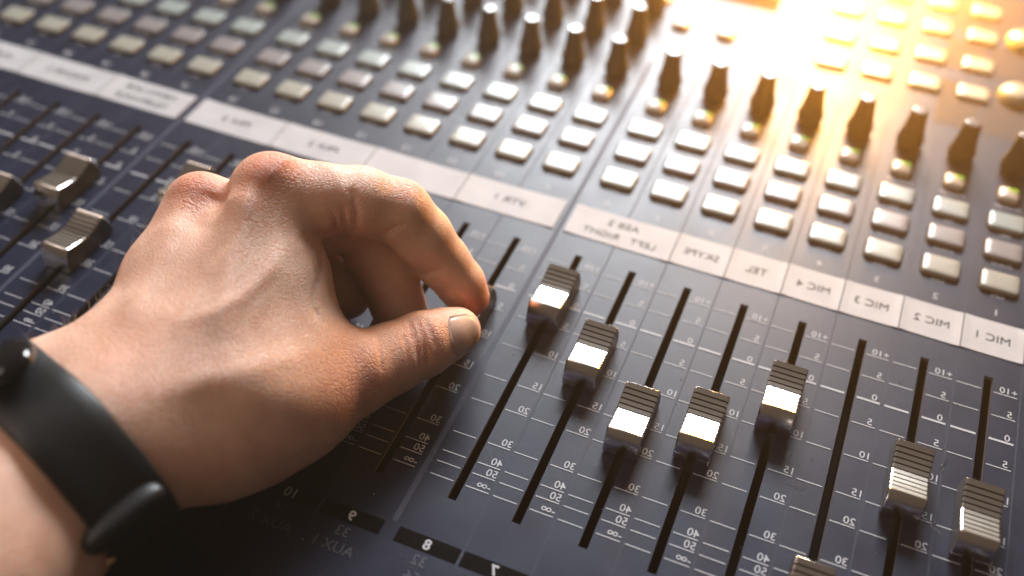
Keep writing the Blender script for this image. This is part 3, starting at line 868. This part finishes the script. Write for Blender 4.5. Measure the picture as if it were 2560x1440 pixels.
# ------------------------------------------------------------------ fitness band round the wrist
wc = np.array(WR_C); wa = nrm(np.array(WR_A))
e1 = nrm(np.cross(wa, np.array(tuple(FWD)))); e2 = np.cross(wa, e1)      # e2 points roughly towards / away from the viewer
if e2 @ np.array(tuple(FWD)) > 0: e2 = -e2
NA, NW = 120, 9
def ring_pts(s, offs):
    th = np.linspace(0, 2 * math.pi, NA, endpoint=False)
    d = np.cos(th)[:, None] * e1 + np.sin(th)[:, None] * e2
    p = wc + wa * s + d * 2.6
    p = drop(p, -d, 30)
    r = ((p - wc - wa * s) * d).sum(1)
    for _ in range(6):                                     # a strap bridges hollows, so smooth its path
        r = np.maximum(r, (np.roll(r, 1) + np.roll(r, -1)) / 2) * 0.5 + (np.roll(r, 1) + np.roll(r, -1)) / 4
    return wc + wa * s + d * (r + offs)[:, None], r, d
BW = 0.50
sec = [(-BW, 0.03), (-BW, 0.085), (-BW * 0.92, 0.115), (-BW * 0.5, 0.13), (0, 0.135), (BW * 0.5, 0.13), (BW * 0.92, 0.115), (BW, 0.085), (BW, 0.03)]
rings = [ring_pts(s, o_)[0] for s, o_ in sec]
V = [tuple(q) for r_ in rings for q in r_]; F = []
for i in range(len(sec)):
    i2 = (i + 1) % len(sec)
    for j in range(NA):
        F.append((i * NA + j, i2 * NA + j, i2 * NA + (j + 1) % NA, i * NA + (j + 1) % NA))
M['rubber'] = mat('matt_black_rubber', (0.007, 0.007, 0.008), 0.45, 0, 0.38)
add_noise_bump(M['rubber'], 2600.0, 0.12, 0.00004)
M['gloss'] = mat('gloss_black_glass', (0.004, 0.004, 0.005), 0.06, 0, 0.6)
M['gold'] = mat('brass_pin', (0.75, 0.55, 0.28), 0.3, 1.0)
band = bpy.data.objects.new("fitness_band", None); col.objects.link(band)
band['label'] = "black rubber fitness band strapped round the wrist"
band['category'] = "fitness band"
obj("strap", mesh_data("strap", V, F, M['rubber'], smooth=True), band)

def at_angle(deg, s, off):
    th = math.radians(deg); d = math.cos(th) * e1 + math.sin(th) * e2
    ps, r, dd = ring_pts(s, 0.0)
    j = int(round((th % (2 * math.pi)) / (2 * math.pi) * NA)) % NA
    return wc + wa * s + dd[j] * (r[j] + off), dd[j]
def pod(name, deg, hl, hw, th, off, material, parent, n=20, s0=0.0):
    c0, dn = at_angle(deg, s0, off); tang = nrm(np.cross(wa, dn))
    V = []
    for i in range(n + 1):
        ph = -math.pi / 2 + math.pi * i / n
        for j in range(2 * n):
            a = math.pi * j / n
            se = lambda x, e: math.copysign(abs(x) ** e, x)
            x = se(math.cos(ph), 0.55) * se(math.cos(a), 0.75) * hl; y = se(math.cos(ph), 0.55) * se(math.sin(a), 0.75) * hw; z = se(math.sin(ph), 0.75) * th
            z -= 0.16 * (x / hl) ** 2 * hl
            V.append(tuple(c0 + tang * x + wa * y + dn * z))
    F = []
    for i in range(n):
        for j in range(2 * n):
            F.append((i * 2 * n + j, i * 2 * n + (j + 1) % (2 * n), (i + 1) * 2 * n + (j + 1) % (2 * n), (i + 1) * 2 * n + j))
    return obj(name, mesh_data(name, V, F, material, smooth=True), parent)
pod("tracker", POD_DEG, 1.0, 0.43, 0.17, 0.17, M['gloss'], band)
# free end of the strap, tucked in a keeper loop: a rounded bar across the band
pod("keeper_loop", LOOP_DEG, 0.20, 0.56, 0.18, 0.16, M['rubber'], band, s0=-0.12)
pod("clasp_pin", LOOP_DEG + 14 * LOOP_SGN, 0.05, 0.06, 0.03, 0.14, M['gold'], band, n=8, s0=-0.52)

# ------------------------------------------------------------------ volume added so that the added lamp glows like lens flare
V, F = [], []
box(V, F, -60, 60, -60, 60, -52, 14.5)
hz = bpy.data.materials.new("flare_volume"); hz.use_nodes = True
nt = hz.node_tree
for nd in list(nt.nodes): nt.nodes.remove(nd)
out = nt.nodes.new("ShaderNodeOutputMaterial"); pv = nt.nodes.new("ShaderNodeVolumePrincipled")
pv.inputs["Color"].default_value = (1.0, 0.84, 0.62, 1)
pv.inputs["Density"].default_value = 0.62
pv.inputs["Anisotropy"].default_value = 0.93
nt.links.new(pv.outputs["Volume"], out.inputs["Volume"])
ho_ = obj("flare_haze", mesh_data("flare_haze", V, F, hz)); ho_['kind'] = "stuff"
ho_['label'] = "added warm volume imitating lens flare over the console"; ho_['category'] = "flare_haze"
